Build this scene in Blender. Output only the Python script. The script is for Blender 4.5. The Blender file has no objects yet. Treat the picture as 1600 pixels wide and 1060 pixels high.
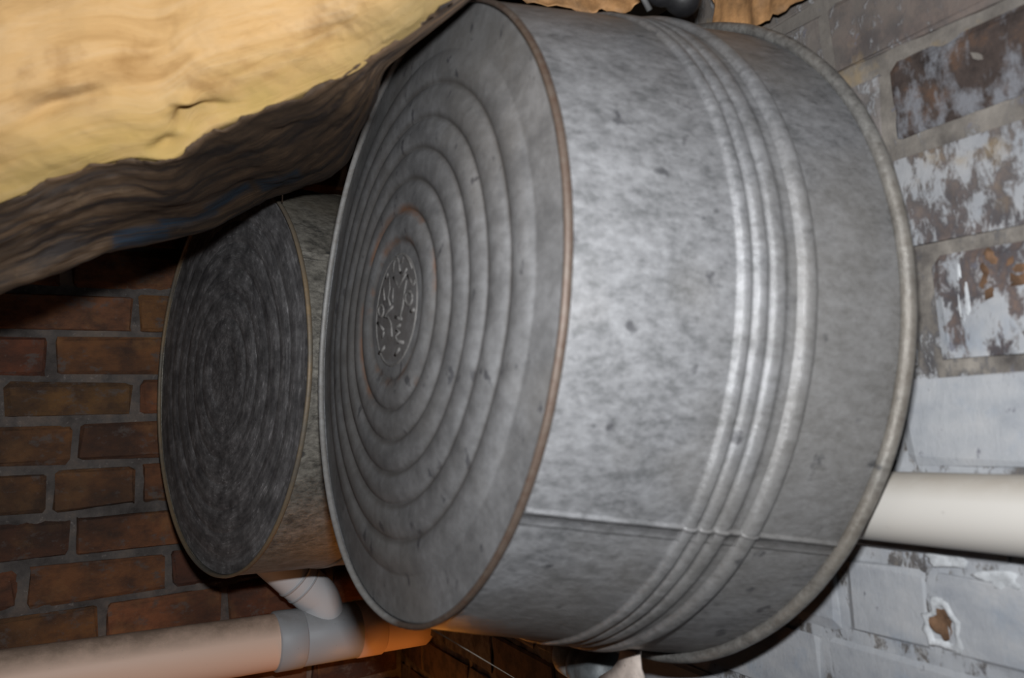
import bpy, bmesh, math, random
import numpy as np
from mathutils import Vector, Matrix, noise

random.seed(7)
C = bpy.context.scene.collection
PI = math.pi

# ------------------------------------------------------------------ camera, light, exposure
FPX = 1262.42
EYE = Vector((0.0, 0.0, 1.6))
CAM_R = Vector((0.84, -0.54119, -0.03889))
CAM_D = Vector((0.01413, 0.09347, -0.99552))
CAM_F = Vector((0.5424, 0.83569, 0.08616))
cam_data = bpy.data.cameras.new('camera')
cam = bpy.data.objects.new('camera', cam_data)
C.objects.link(cam)
m = Matrix((CAM_R, -CAM_D, -CAM_F)).transposed().to_4x4()
m.translation = EYE
cam.matrix_world = m
cam_data.sensor_width = 36.0
cam_data.sensor_fit = 'HORIZONTAL'
cam_data.lens = FPX / 1600 * 36
cam_data.clip_start = 0.02
cam_data.dof.use_dof = True
cam_data.dof.focus_distance = 1.02
cam_data.dof.aperture_fstop = 7.0
bpy.context.scene.camera = cam

world = bpy.data.worlds.new('world')
bpy.context.scene.world = world
world.use_nodes = True
world.node_tree.nodes['Background'].inputs[0].default_value = (1.0, 0.72, 0.5, 1)
world.node_tree.nodes['Background'].inputs[1].default_value = 0.0035

vs = bpy.context.scene.view_settings
vs.view_transform = 'Standard'
vs.look = 'None'
vs.gamma = 1.0
vs.use_curve_mapping = False
vs.exposure = 0.0

def flash():                                    # the camera's pop-up flash
    d = bpy.data.lights.new('flash', 'AREA')
    d.shape = 'RECTANGLE'; d.size = 0.04; d.size_y = 0.016
    d.energy = 7.4
    d.color = (0.975, 0.985, 1.0)
    o = bpy.data.objects.new('flash', d); C.objects.link(o)
    mm = m.copy(); mm.translation = EYE - CAM_D * 0.068 + CAM_R * 0.004 + CAM_F * 0.03
    o.matrix_world = mm
flash()
def bulb(energy, col, off):                     # dim warm lamps low in the corner, below the frame
    d = bpy.data.lights.new('basement_lamp', 'POINT')
    d.energy = energy; d.color = col; d.shadow_soft_size = 0.03
    o = bpy.data.objects.new('basement_lamp', d); C.objects.link(o)
    o.location = EYE + Vector(off)
bulb(0.55, (1.0, 0.34, 0.05), (0.56, 1.17, -0.57))
bulb(0.75, (1.0, 0.42, 0.16), (0.05, 0.95, -0.78))

# ------------------------------------------------------------------ placing helpers
def ray(px, py):
    return CAM_R * ((px - 800) / FPX) + CAM_D * ((py - 530) / FPX) + CAM_F
def at(px, py, depth): return EYE + ray(px, py) * depth
def on_x(px, py, X): d = ray(px, py); return EYE + d * (X / d.x)
def on_y(px, py, Y): d = ray(px, py); return EYE + d * (Y / d.y)
WX, WY = 0.652, 1.43                            # the corner of the two brick walls
WALL_ANG = math.atan(0.09)                     # the right wall leans a little off square
def wall_x(y): return WX - (WY - y) * 0.09     # world x of the right wall's face
WALL_D = Vector((math.sin(WALL_ANG), math.cos(WALL_ANG), 0)); WALL_N = Vector((-math.cos(WALL_ANG), math.sin(WALL_ANG), 0))
CORNER = Vector((WX, WY, 1.6))
def on_w(px, py, off):                          # point 'off' metres in front of the right wall
    d = ray(px, py); return EYE + d * ((CORNER + WALL_N * off - EYE).dot(WALL_N) / d.dot(WALL_N))
def wall_pt(u, z, off): return Vector((WX, WY, 0)) - WALL_D * (WY - u) + WALL_N * off + Vector((0, 0, z))

# ------------------------------------------------------------------ object helpers
def obj(name, bm, mat, parent=None, smooth=True, matrix=None):
    me = bpy.data.meshes.new(name)
    bm.normal_update(); bm.to_mesh(me); bm.free()
    if smooth:
        for p in me.polygons: p.use_smooth = True
    o = bpy.data.objects.new(name, me); C.objects.link(o)
    if mat: me.materials.append(mat)
    if parent is not None: o.parent = parent
    if matrix is not None: o.matrix_local = matrix
    return o
def tag(o, label, cat, group=None):
    o['label'] = label; o['category'] = cat
    if group: o['group'] = group
    return o
def thing(name, label, cat, matrix, group=None):
    o = bpy.data.objects.new(name, None); C.objects.link(o)
    o.empty_display_size = 0.05
    o.matrix_world = matrix
    return tag(o, label, cat, group)
def structure(o): o['kind'] = 'structure'; return o
def axis_matrix(origin, z, up=Vector((0, 0, 1))):
    z = z.normalized(); x = up.cross(z)
    if x.length < 1e-4: x = Vector((1, 0, 0))
    x.normalize(); y = z.cross(x)
    mm = Matrix((x, y, z)).transposed().to_4x4(); mm.translation = origin
    return mm
def fbm(p, s, octv=4): return noise.fractal(p * s, 1.0, 2.0, octv)

def add_box(bm, lo, hi):
    vs_ = [bm.verts.new((x, y, z)) for x in (lo[0], hi[0]) for y in (lo[1], hi[1]) for z in (lo[2], hi[2])]
    for f in ((0, 1, 3, 2), (4, 6, 7, 5), (0, 4, 5, 1), (2, 3, 7, 6), (0, 2, 6, 4), (1, 5, 7, 3)):
        bm.faces.new([vs_[i] for i in f])
def add_lathe(bm, prof, n=96, closed=False, wob=None):
    """prof: list of (radius, z); radius 0 makes a pole."""
    rings = []
    for k, (r, z) in enumerate(prof):
        if r < 1e-7: rings.append([bm.verts.new((0, 0, z))]); continue
        row = []
        for i in range(n):
            a = 2 * PI * i / n
            rr, zz = (r, z) if wob is None else wob(a, r, z)
            row.append(bm.verts.new((rr * math.cos(a), rr * math.sin(a), zz)))
        rings.append(row)
    pairs = list(zip(rings, rings[1:])) + ([(rings[-1], rings[0])] if closed else [])
    for a, b in pairs:
        if len(a) == 1 and len(b) == 1: continue
        for i in range(n):
            j = (i + 1) % n
            if len(a) == 1: bm.faces.new((a[0], b[j], b[i]))
            elif len(b) == 1: bm.faces.new((a[i], a[j], b[0]))
            else: bm.faces.new((a[i], a[j], b[j], b[i]))
def add_tube(bm, pts, rad, n=10, cap=True):
    pts = [Vector(p) for p in pts]
    rads = rad if isinstance(rad, (list, tuple)) else [rad] * len(pts)
    t0 = (pts[1] - pts[0]).normalized()
    u = t0.orthogonal().normalized()
    rows = []
    for i, p in enumerate(pts):
        a = pts[max(i - 1, 0)]; b = pts[min(i + 1, len(pts) - 1)]
        t = (b - a).normalized()
        u = (u - t * u.dot(t)).normalized(); v = t.cross(u)
        rows.append([bm.verts.new(p + (u * math.cos(2 * PI * k / n) + v * math.sin(2 * PI * k / n)) * rads[i]) for k in range(n)])
    for a, b in zip(rows, rows[1:]):
        for k in range(n):
            bm.faces.new((a[k], a[(k + 1) % n], b[(k + 1) % n], b[k]))
    if cap:
        bm.faces.new(rows[0][::-1]); bm.faces.new(rows[-1])
def add_grid(bm, P):
    rows = [[bm.verts.new(p) for p in r] for r in P]
    for a, b in zip(rows, rows[1:]):
        for k in range(len(a) - 1):
            bm.faces.new((a[k], a[k + 1], b[k + 1], b[k]))
    return rows
def catmull(pts, t):
    n = len(pts) - 1
    x = min(max(t, 0), 1) * n; i = min(int(x), n - 1); u = x - i
    p1, p2 = pts[i], pts[i + 1]
    p0 = pts[i - 1] if i > 0 else p1 * 2 - p2
    p3 = pts[i + 2] if i + 2 <= n else p2 * 2 - p1
    return (p1 * 2 + (p2 - p0) * u + (p0 * 2 - p1 * 5 + p2 * 4 - p3) * u * u + (p1 * 3 - p0 - p2 * 3 + p3) * u ** 3) * 0.5

# ------------------------------------------------------------------ material helpers
class NT:
    def __init__(s, name, rough=0.8, metal=0.0, spec=0.5):
        s.m = bpy.data.materials.new(name); s.m.use_nodes = True
        s.t = s.m.node_tree; s.b = s.t.nodes['Principled BSDF']
        s.b.inputs['Roughness'].default_value = rough
        s.b.inputs['Metallic'].default_value = metal
        s.b.inputs['Specular IOR Level'].default_value = spec
    def n(s, typ, **kw):
        x = s.t.nodes.new(typ)
        for k, v in kw.items(): setattr(x, k, v)
        return x
    def set(s, sock, v):
        if isinstance(v, bpy.types.NodeSocket): s.t.links.new(v, sock)
        elif isinstance(v, (tuple, list)) and sock.type == 'RGBA' and len(v) == 3: sock.default_value = (*v, 1)
        else: sock.default_value = v
    def coord(s, kind='Object'): return s.n('ShaderNodeTexCoord').outputs[kind]
    def pos(s): return s.n('ShaderNodeNewGeometry').outputs['Position']
    def rnd(s): return s.n('ShaderNodeObjectInfo').outputs['Random']
    def scale(s, v, sc, off=(0, 0, 0)):
        x = s.n('ShaderNodeMapping'); s.set(x.inputs[0], v)
        x.inputs['Scale'].default_value = sc; x.inputs['Location'].default_value = off; return x.outputs[0]
    def noise(s, v, sc, det=5, rough=0.6, dist=0.0):
        x = s.n('ShaderNodeTexNoise'); s.set(x.inputs['Vector'], v)
        x.inputs['Scale'].default_value = sc; x.inputs['Detail'].default_value = det
        x.inputs['Roughness'].default_value = rough; x.inputs['Distortion'].default_value = dist
        return x.outputs['Fac']
    def ramp(s, f, stops, interp='LINEAR'):
        x = s.n('ShaderNodeValToRGB'); s.set(x.inputs[0], f); x.color_ramp.interpolation = interp
        e = x.color_ramp.elements
        while len(e) < len(stops): e.new(0.5)
        for i, (p, c) in enumerate(stops):
            e[i].position = p
            e[i].color = (c, c, c, 1) if isinstance(c, (int, float)) else (*c, 1)
        return x.outputs[0]
    def mix(s, f, a, b, mode='MIX'):
        x = s.n('ShaderNodeMix', data_type='RGBA', blend_type=mode)
        s.set(x.inputs[0], f); s.set(x.inputs[6], a); s.set(x.inputs[7], b); return x.outputs[2]
    def math(s, op, a, b=0.0, c=0.0):
        x = s.n('ShaderNodeMath', operation=op)
        s.set(x.inputs[0], a); s.set(x.inputs[1], b); s.set(x.inputs[2], c); return x.outputs[0]
    def xyz(s, v):
        x = s.n('ShaderNodeSeparateXYZ'); s.set(x.inputs[0], v); return x.outputs
    def comb(s, a, b, c):
        x = s.n('ShaderNodeCombineXYZ'); s.set(x.inputs[0], a); s.set(x.inputs[1], b); s.set(x.inputs[2], c); return x.outputs[0]
    def maprange(s, v, a, b, c, d):
        x = s.n('ShaderNodeMapRange'); s.set(x.inputs[0], v)
        for i, q in enumerate((a, b, c, d)): x.inputs[i + 1].default_value = q
        return x.outputs[0]
    def bump(s, h, strength=0.5, dist=0.002):
        x = s.n('ShaderNodeBump'); s.set(x.inputs['Height'], h)
        x.inputs['Strength'].default_value = strength; x.inputs['Distance'].default_value = dist
        s.t.links.new(x.outputs[0], s.b.inputs['Normal'])
    def base(s, c): s.set(s.b.inputs['Base Color'], c)
    def rough(s, r): s.set(s.b.inputs['Roughness'], r)

def galvanised(name, dark, light, blotch, warm, metal=0.22, streak=(1, 1, 0.6), rough=(0.32, 0.5)):
    t = NT(name, metal=metal); v = t.coord()
    n1 = t.noise(t.scale(v, streak), 44, 10, 0.74)
    n2 = t.noise(t.scale(v, (1, 1, 0.6), (3, 1, 7)), 170, 6, 0.75)
    n3 = t.noise(v, 5.5, 3)
    mixn = t.math('ADD', t.math('MULTIPLY', n1, 0.5), t.math('MULTIPLY', n2, 0.5))
    col = t.ramp(mixn, [(0.4, dark), (0.49, blotch), (0.6, light)])
    col = t.mix(t.ramp(n3, [(0.45, 0.0), (0.62, 0.45)]), col, warm)
    spots = t.ramp(t.noise(v, 48, 3, 0.5), [(0.27, 1.0), (0.33, 0.0)])
    col = t.mix(t.math('MULTIPLY', spots, 0.7), col, (0.03, 0.03, 0.034))
    t.base(col)
    t.rough(t.maprange(n1, 0.3, 0.7, rough[1], rough[0]))
    t.bump(t.math('ADD', n1, t.math('MULTIPLY', n2, 1.6)), 0.4, 0.0016)
    return t.m

M = {}
M['galv_body'] = galvanised('galvanised_body', (0.0863, 0.08855, 0.09155), (0.2064, 0.2101, 0.2176), (0.1426, 0.1448, 0.1501), (0.1426, 0.1336, 0.1201))
M['galv_old'] = galvanised('galvanised_old', (0.06331, 0.0597, 0.05246), (0.2533, 0.2398, 0.208), (0.1447, 0.1357, 0.1176), (0.1809, 0.1538, 0.1085))
M['emblem'] = galvanised('worn_emblem', (0.05695, 0.0541, 0.05125), (0.1367, 0.131, 0.1253), (0.09681, 0.09401, 0.09112), (0.09112, 0.07973, 0.06834), metal=0.1, rough=(0.6, 0.75))
M['galv_rim'] = galvanised('galvanised_rim', (0.075, 0.072, 0.068), (0.2, 0.198, 0.188), (0.13, 0.127, 0.12), (0.15, 0.125, 0.095), streak=(1, 1, 1))

def big_bottom_mat(R):
    t = NT('galvanised_bottom', metal=0.2, rough=0.5); v = t.coord()
    x, y, z = t.xyz(v)[:3]
    r = t.math('DIVIDE', t.math('SQRT', t.math('ADD', t.math('MULTIPLY', x, x), t.math('MULTIPLY', y, y))), R)
    n1 = t.noise(v, 22, 6, 0.65); n2 = t.noise(v, 90, 5, 0.7)
    mixn = t.math('ADD', t.math('MULTIPLY', n1, 0.6), t.math('MULTIPLY', n2, 0.4))
    col = t.ramp(mixn, [(0.33, (0.067, 0.067, 0.06901)), (0.48, (0.1106, 0.1106, 0.1126)), (0.62, (0.1642, 0.1655, 0.1695))])
    col = t.mix(t.ramp(t.noise(v, 7, 3), [(0.45, 0.0), (0.65, 0.4)]), col, (0.1172, 0.1072, 0.0938))
    spots = t.ramp(t.noise(t.scale(v, (1.4, 0.8, 1)), 55, 3, 0.55), [(0.3, 1.0), (0.36, 0.0)])
    col = t.mix(t.math('MULTIPLY', spots, 0.75), col, (0.035, 0.035, 0.04))
    # uneven darker bands painted along the grooves
    for g in GROOVES:
        band = t.ramp(t.math('ABSOLUTE', t.math('SUBTRACT', r, g)), [(0.0, 1.0), (0.016, 0.0)])
        col = t.mix(t.math('MULTIPLY', band, t.maprange(n1, 0.3, 0.65, 0.95, 0.5)), col, (0.055, 0.05, 0.046))
    col = t.mix(t.math('MULTIPLY', t.ramp(r, [(0.172, 0.6), (0.182, 0.0)]), t.ramp(n2, [(0.35, 1.0), (0.65, 0.5)])), col, (0.09, 0.08, 0.075))
    # rust that has crept along the two innermost grooves
    for g, off in ((0.241, (5, 2, 1)), (0.336, (1, 8, 3))):
        band = t.ramp(t.math('ABSOLUTE', t.math('SUBTRACT', r, g)), [(0.0, 1.0), (0.024, 0.0)])
        where = t.ramp(t.noise(t.scale(v, (1, 1, 1), off), 13, 4), [(0.5, 0.0), (0.62, 0.75)])
        col = t.mix(t.math('MULTIPLY', band, where), col, (0.15, 0.066, 0.028))
    t.base(col); t.rough(t.maprange(n1, 0.3, 0.7, 0.62, 0.44)); t.bump(mixn, 0.3, 0.0014)
    return t.m
def small_bottom_mat(R):
    t = NT('blackened_bottom', metal=0.25, rough=0.6); v = t.coord()
    x, y, z = t.xyz(v)[:3]
    r = t.math('SQRT', t.math('ADD', t.math('MULTIPLY', x, x), t.math('MULTIPLY', y, y)))
    a = t.math('ARCTAN2', y, x)
    pol = t.comb(t.math('MULTIPLY', r, 46), t.math('MULTIPLY', a, 1.6), 0.0)
    n1 = t.noise(pol, 2.6, 6, 0.7); n2 = t.noise(v, 40, 6, 0.7); n3 = t.noise(pol, 7.0, 4, 0.6)
    mixn = t.math('ADD', t.math('MULTIPLY', n1, 0.5), t.math('MULTIPLY', n2, 0.5))
    col = t.ramp(mixn, [(0.36, (0.05, 0.049, 0.052)), (0.5, (0.135, 0.132, 0.135)), (0.64, (0.27, 0.265, 0.27))])
    smear = t.math('MULTIPLY', t.ramp(n3, [(0.56, 0.0), (0.68, 1.0)]), t.ramp(n2, [(0.45, 0.0), (0.62, 1.0)]))
    col = t.mix(t.math('MULTIPLY', smear, 0.8), col, (0.5, 0.49, 0.5))
    t.base(col); t.bump(mixn, 0.5, 0.0016)
    return t.m
def rust_mat(name, rust, steel, lo, hi, side=0.0):
    t = NT(name, metal=0.25, rough=0.6); v = t.coord()
    f = t.ramp(t.math('ADD', t.noise(v, 9, 5, 0.6), t.math('MULTIPLY', t.xyz(v)[0], side)), [(lo, 0.0), (hi, 1.0)])
    n2 = t.noise(v, 120, 4, 0.7)
    c = t.mix(f, steel, rust)
    t.base(t.mix(t.maprange(n2, 0.3, 0.7, 0.0, 0.6), c, (0.1, 0.085, 0.07)))
    t.bump(n2, 0.4, 0.001)
    return t.m
GROOVES = (0.236, 0.337, 0.438, 0.54, 0.642, 0.752)
M['rust_seam'] = rust_mat('rusty_seam', (0.055, 0.033, 0.023), (0.22, 0.22, 0.217), 0.42, 0.56, 1.1)
M['ochre_seam'] = rust_mat('ochre_seam', (0.216, 0.153, 0.0855), (0.117, 0.108, 0.09), 0.36, 0.55)

def brick_red():
    t = NT('old_red_brick', rough=0.92, spec=0.2); v = t.pos(); rn = t.rnd()
    base = t.ramp(rn, [(0.0, (0.07491, 0.03572, 0.02593)), (0.2, (0.2074, 0.07491, 0.04033)), (0.42, (0.1729, 0.09219, 0.03745)), (0.62, (0.1152, 0.04898, 0.03169)), (0.8, (0.242, 0.09795, 0.04898)), (1.0, (0.1383, 0.07491, 0.04322))])
    n1 = t.noise(t.scale(v, (1, 1, 1.6)), 24, 6, 0.65); n2 = t.noise(v, 120, 5, 0.7); n3 = t.noise(t.scale(v, (1, 1, 1), (4, 4, 4)), 14, 5, 0.6)
    c = t.mix(t.ramp(n1, [(0.35, 0.75), (0.6, 0.0)]), base, (0.05, 0.033, 0.028))
    c = t.mix(t.ramp(n3, [(0.52, 0.0), (0.72, 0.6)]), c, (0.3082, 0.1608, 0.067))
    c = t.mix(t.ramp(n2, [(0.62, 0.0), (0.75, 0.4)]), c, (0.268, 0.2211, 0.1876))
    soot = t.noise(v, 6.5, 4, 0.6)
    c = t.mix(t.ramp(soot, [(0.42, 0.0), (0.62, 0.65)]), c, (0.032, 0.026, 0.024))
    sm_ = t.noise(t.scale(v, (1, 1, 1.5), (7, 3, 2)), 34, 6, 0.68)
    c = t.mix(t.ramp(sm_, [(0.56, 0.0), (0.66, 0.75)]), c, (0.11, 0.095, 0.088))
    t.base(c)
    t.bump(t.math('ADD', n1, t.math('MULTIPLY', n2, 0.5)), 0.9, 0.005)
    return t.m
def mortar_grey():
    t = NT('sooty_mortar', rough=0.95, spec=0.15); v = t.pos()
    n1 = t.noise(v, 18, 6, 0.65); n2 = t.noise(v, 110, 5, 0.7)
    c = t.ramp(n1, [(0.3, (0.05025, 0.04422, 0.04154)), (0.5, (0.1139, 0.1005, 0.0938)), (0.68, (0.1943, 0.1541, 0.1273))])
    c = t.mix(t.ramp(n2, [(0.6, 0.0), (0.74, 0.5)]), c, (0.4, 0.36, 0.33))
    t.base(c); t.bump(t.math('ADD', n1, t.math('MULTIPLY', n2, 0.6)), 0.8, 0.004)
    return t.m
def whitewash(name, under, mort=False):
    """old limewash: sound low on the wall, flaking higher up, bare and dusty near the joists and in the corner"""
    t = NT(name, rough=0.85, spec=0.25); v = t.pos()
    x, y, z = t.xyz(v)[:3]
    h = t.math('SUBTRACT', z, 1.6)
    flake = t.noise(t.scale(v, (1, 1.15, 0.62)), 70, 7, 0.7, 0.3)
    big = t.noise(v, 9, 4, 0.55)
    fine = t.noise(v, 150, 5, 0.7)
    grad = t.ramp(t.maprange(h, -0.3, 0.4, 0, 1), [(0.0, 0.40), (0.43, 0.40), (0.46, 0.17), (0.57, 0.11), (0.68, 0.09), (0.76, 0.03)])
    if mort: grad = t.math('MULTIPLY', grad, 0.62)
    far = t.ramp(y, [(0.62, 0.0), (0.85, 0.6)])
    cover = t.math('SUBTRACT', t.math('ADD', t.math('ADD', t.math('MULTIPLY', flake, 0.85), t.math('MULTIPLY', big, 0.3)), grad), far)
    thr = 0.645 if not mort else 0.72
    mask = t.ramp(cover, [(thr, 0.0), (thr + 0.07, 1.0)])
    paint = t.ramp(t.noise(t.scale(v, (1, 0.6, 1)), 30, 6, 0.6), [(0.3, (0.1977, 0.2112, 0.2337)), (0.5, (0.2607, 0.2718, 0.2877)), (0.7, (0.3146, 0.3191, 0.3281))])
    paint = t.mix(t.ramp(t.noise(v, 21, 4), [(0.58, 0.0), (0.7, 0.4)]), paint, (0.1618, 0.2023, 0.2562))
    soot = t.ramp(t.maprange(h, 0.0, 0.4, 0, 1), [(0.0, 0.0), (0.3, 0.35), (0.7, 0.7)])
    paint = t.mix(soot, paint, (0.1652, 0.1623, 0.1623))
    b1 = t.noise(v, 40, 6, 0.65)
    bare = under(t, b1, fine)
    dust = t.ramp(t.maprange(h, 0.0, 0.4, 0, 1), [(0.0, 0.1), (0.28, 0.35), (0.6, 0.75), (1.0, 0.9)])
    bare = t.mix(t.math('MULTIPLY', dust, t.ramp(big, [(0.36, 0.25), (0.55, 1.0)])), bare, (0.1153, 0.1046, 0.09376))
    edge = t.ramp(cover, [(thr - 0.07, 0.0), (thr, 0.6), (thr + 0.03, 0.0)])
    c = t.mix(mask, bare, paint)
    c = t.mix(t.math('MULTIPLY', edge, t.ramp(t.maprange(h, 0, 0.3, 0, 1), [(0.3, 1.0), (0.6, 0.25)])), c, (0.05, 0.052, 0.062))
    ochre = t.ramp(t.noise(t.scale(v, (1, 1, 1), (9, 2, 5)), 22, 4), [(0.6, 0.0), (0.7, 0.45)])
    c = t.mix(t.math('MULTIPLY', ochre, t.ramp(t.maprange(h, 0, 0.35, 0, 1), [(0.2, 0.0), (0.5, 1.0)])), c, (0.24, 0.17, 0.08))
    # pin holes and hairline chips in the sound paint
    chips = t.ramp(t.noise(t.scale(v, (1, 1, 0.7)), 75, 4, 0.6), [(0.29, 1.0), (0.335, 0.0)])
    c = t.mix(t.math('MULTIPLY', chips, 0.75), c, (0.1, 0.1, 0.12))
    t.base(c)
    hh = t.math('ADD', t.math('MULTIPLY', mask, 0.5), t.math('ADD', t.math('MULTIPLY', flake, 0.7), t.math('MULTIPLY', fine, 0.3)))
    t.bump(hh, 0.5, 0.003)
    return t.m
def under_brick(t, b1, fine):
    rn = t.rnd()
    base = t.ramp(rn, [(0.0, (0.1, 0.085, 0.082)), (0.35, (0.13, 0.085, 0.065)), (0.6, (0.17, 0.155, 0.15)), (1.0, (0.09, 0.06, 0.045))])
    return t.mix(t.ramp(b1, [(0.38, 0.8), (0.58, 0.0)]), base, (0.03, 0.027, 0.03))
def under_mortar(t, b1, fine):
    return t.ramp(b1, [(0.3, (0.045, 0.04, 0.038)), (0.5, (0.13, 0.118, 0.105)), (0.7, (0.23, 0.21, 0.185))])
M['brick_red'] = brick_red()
M['mortar_grey'] = mortar_grey()
M['white_brick'] = whitewash('limewashed_brick', under_brick)
M['white_mortar'] = whitewash('limewashed_mortar', under_mortar, True)

def plain(name, col, rough=0.7, metal=0.0, var=0.25, sc=30, spec=0.5, dirt=None, bumpd=0.001):
    t = NT(name, rough=rough, metal=metal, spec=spec); v = t.coord()
    n1 = t.noise(v, sc, 5, 0.6); n2 = t.noise(v, sc * 5, 4, 0.7)
    d = tuple(c * (1 - var) for c in col); l = tuple(min(1, c * (1 + var)) for c in col)
    c = t.ramp(n1, [(0.32, d), (0.66, l)])
    if dirt:
        c = t.mix(t.ramp(n2, [(0.62, 0.0), (0.72, 0.7)]), c, dirt)
    t.base(c); t.bump(t.math('ADD', n1, n2), 0.3, bumpd)
    return t.m
def pipe_mat(name, col, dust, amount):
    t = NT(name, rough=0.5, spec=0.4); v = t.pos()
    nz = t.xyz(t.n('ShaderNodeNewGeometry').outputs['Normal'])[2]
    n1 = t.noise(v, 25, 6, 0.7); n2 = t.noise(v, 140, 4, 0.7)
    top = t.math('MULTIPLY', t.ramp(nz, [(0.35, 0.0), (0.85, 1.0)]), t.ramp(n1, [(0.3, 0.4), (0.6, 1.0)]))
    c = t.mix(t.math('MULTIPLY', top, amount), col, dust)
    specks = t.ramp(n2, [(0.26, 1.0), (0.3, 0.0)])
    c = t.mix(t.math('MULTIPLY', specks, 0.6), c, (0.05, 0.04, 0.035))
    t.base(c); t.rough(t.maprange(top, 0, 1, 0.52, 0.85))
    return t.m
M['pvc_pink'] = pipe_mat('yellowed_pvc', (0.85, 0.61, 0.48), (0.26, 0.19, 0.14), 0.85)
M['pvc_grey'] = pipe_mat('grey_white_pvc', (0.416, 0.432, 0.456), (0.2, 0.192, 0.184), 0.7)
M['pvc_white'] = pipe_mat('white_pvc', (0.592, 0.592, 0.608), (0.32, 0.32, 0.32), 0.3)
M['pvc_cream'] = pipe_mat('cream_pvc', (0.3966, 0.3806, 0.3538), (0.2466, 0.2144, 0.1715), 0.65)
M['wood'] = plain('old_wood', (0.134, 0.0737, 0.03685), 0.85, var=0.5, sc=18)
M['wood_dark'] = plain('dark_wood', (0.1, 0.06, 0.035), 0.9, var=0.5, sc=18)
M['concrete'] = plain('concrete', (0.2, 0.19, 0.18), 0.95, var=0.3, sc=8)
M['black_rubber'] = plain('black_rubber', (0.00603, 0.00603, 0.007035), 0.5, var=0.3, dirt=(0.02345, 0.02345, 0.0268))
M['blue_plastic'] = plain('blue_plastic', (0.0134, 0.0737, 0.134), 0.5)
M['steel'] = plain('grey_steel', (0.1474, 0.1474, 0.1474), 0.5, metal=0.6)
M['iron'] = plain('grey_iron', (0.2, 0.205, 0.2), 0.6, metal=0.3, var=0.4, sc=60)
M['iron_dark'] = plain('dark_iron', (0.085, 0.095, 0.1), 0.55, metal=0.3, var=0.4, sc=60)
M['strap'] = plain('pale_strap', (0.42, 0.36, 0.32), 0.75, var=0.3, sc=50, dirt=(0.15, 0.11, 0.09))
M['web'] = plain('cobweb', (0.45, 0.42, 0.36), 0.8)
M['stem'] = plain('dry_stem', (0.2, 0.12, 0.06), 0.8)
def kraft(name, base, dark, print_blue=False):
    t = NT(name, rough=0.72, spec=0.35); v = t.coord('UV')
    n1 = t.noise(t.scale(v, (2.2, 5, 1)), 3.6, 7, 0.66, 0.9); n2 = t.noise(t.scale(v, (4, 16, 1)), 5, 5, 0.65, 0.8)
    w = t.noise(t.pos(), 60, 5, 0.65)
    c = t.ramp(n1, [(0.38, dark), (0.5, tuple(b * 0.6 for b in base)), (0.62, base), (0.75, tuple(b * 1.5 for b in base))])
    c = t.mix(t.ramp(w, [(0.6, 0.0), (0.75, 0.35)]), c, (0.12, 0.08, 0.045))
    if print_blue:
        u, vv = t.xyz(v)[:2]
        def win(s_, a, b, e): return t.math('MULTIPLY', t.ramp(s_, [(a - e, 0.0), (a, 1.0)]), t.ramp(s_, [(b, 1.0), (b + e, 0.0)]))
        tot = 0.0
        for (u0, u1, v0, v1) in ((0.255, 0.30, 0.44, 0.52), (0.30, 0.355, 0.40, 0.43), (0.35, 0.40, 0.36, 0.40), (0.415, 0.47, 0.36, 0.44)):
            tot = t.math('MAXIMUM', tot, t.math('MULTIPLY', win(u, u0, u1, 0.006), win(vv, v0, v1, 0.03)))
        ink = t.math('MULTIPLY', tot, t.ramp(n2, [(0.38, 0.25), (0.52, 1.0)]))
        c = t.mix(t.math('MULTIPLY', ink, 0.9), c, (0.006, 0.021, 0.04))
    t.base(c); t.bump(t.math('ADD', n1, t.math('MULTIPLY', n2, 0.6)), 0.45, 0.004)
    return t.m
M['kraft_facing'] = kraft('kraft_facing', (0.05695, 0.0335, 0.01742), (0.01072, 0.0067, 0.00536), True)
M['kraft_torn'] = plain('torn_kraft', (0.2412, 0.1273, 0.05025), 0.75, var=0.45, sc=45, bumpd=0.003)
def fibre():
    t = NT('glass_fibre', rough=1.0, spec=0.05); v = t.coord('UV'); p = t.pos()
    n1 = t.noise(t.scale(v, (2.2, 5, 1)), 2.4, 6, 0.6, 0.8); n2 = t.noise(t.scale(v, (10, 60, 1)), 5, 5, 0.65, 0.5)
    n3 = t.noise(p, 26, 5, 0.6)
    c = t.ramp(n1, [(0.3, (0.3113, 0.1839, 0.07427)), (0.45, (0.4047, 0.253, 0.1114)), (0.6, (0.4255, 0.2806, 0.1404)), (0.75, (0.4255, 0.3081, 0.1816))])
    c = t.mix(t.ramp(n3, [(0.3, 0.5), (0.45, 0.0)]), c, (0.1868, 0.09196, 0.03095))
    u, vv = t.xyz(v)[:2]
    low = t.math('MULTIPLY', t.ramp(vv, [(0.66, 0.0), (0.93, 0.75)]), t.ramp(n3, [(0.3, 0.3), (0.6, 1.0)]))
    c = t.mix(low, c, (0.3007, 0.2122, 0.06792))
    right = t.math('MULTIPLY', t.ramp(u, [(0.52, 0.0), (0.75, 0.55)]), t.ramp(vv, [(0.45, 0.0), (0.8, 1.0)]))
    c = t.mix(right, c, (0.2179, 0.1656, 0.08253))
    t.base(c); t.bump(t.math('ADD', n1, t.math('MULTIPLY', n2, 0.35)), 0.5, 0.006)
    return t.m
M['fibre'] = fibre()

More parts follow.
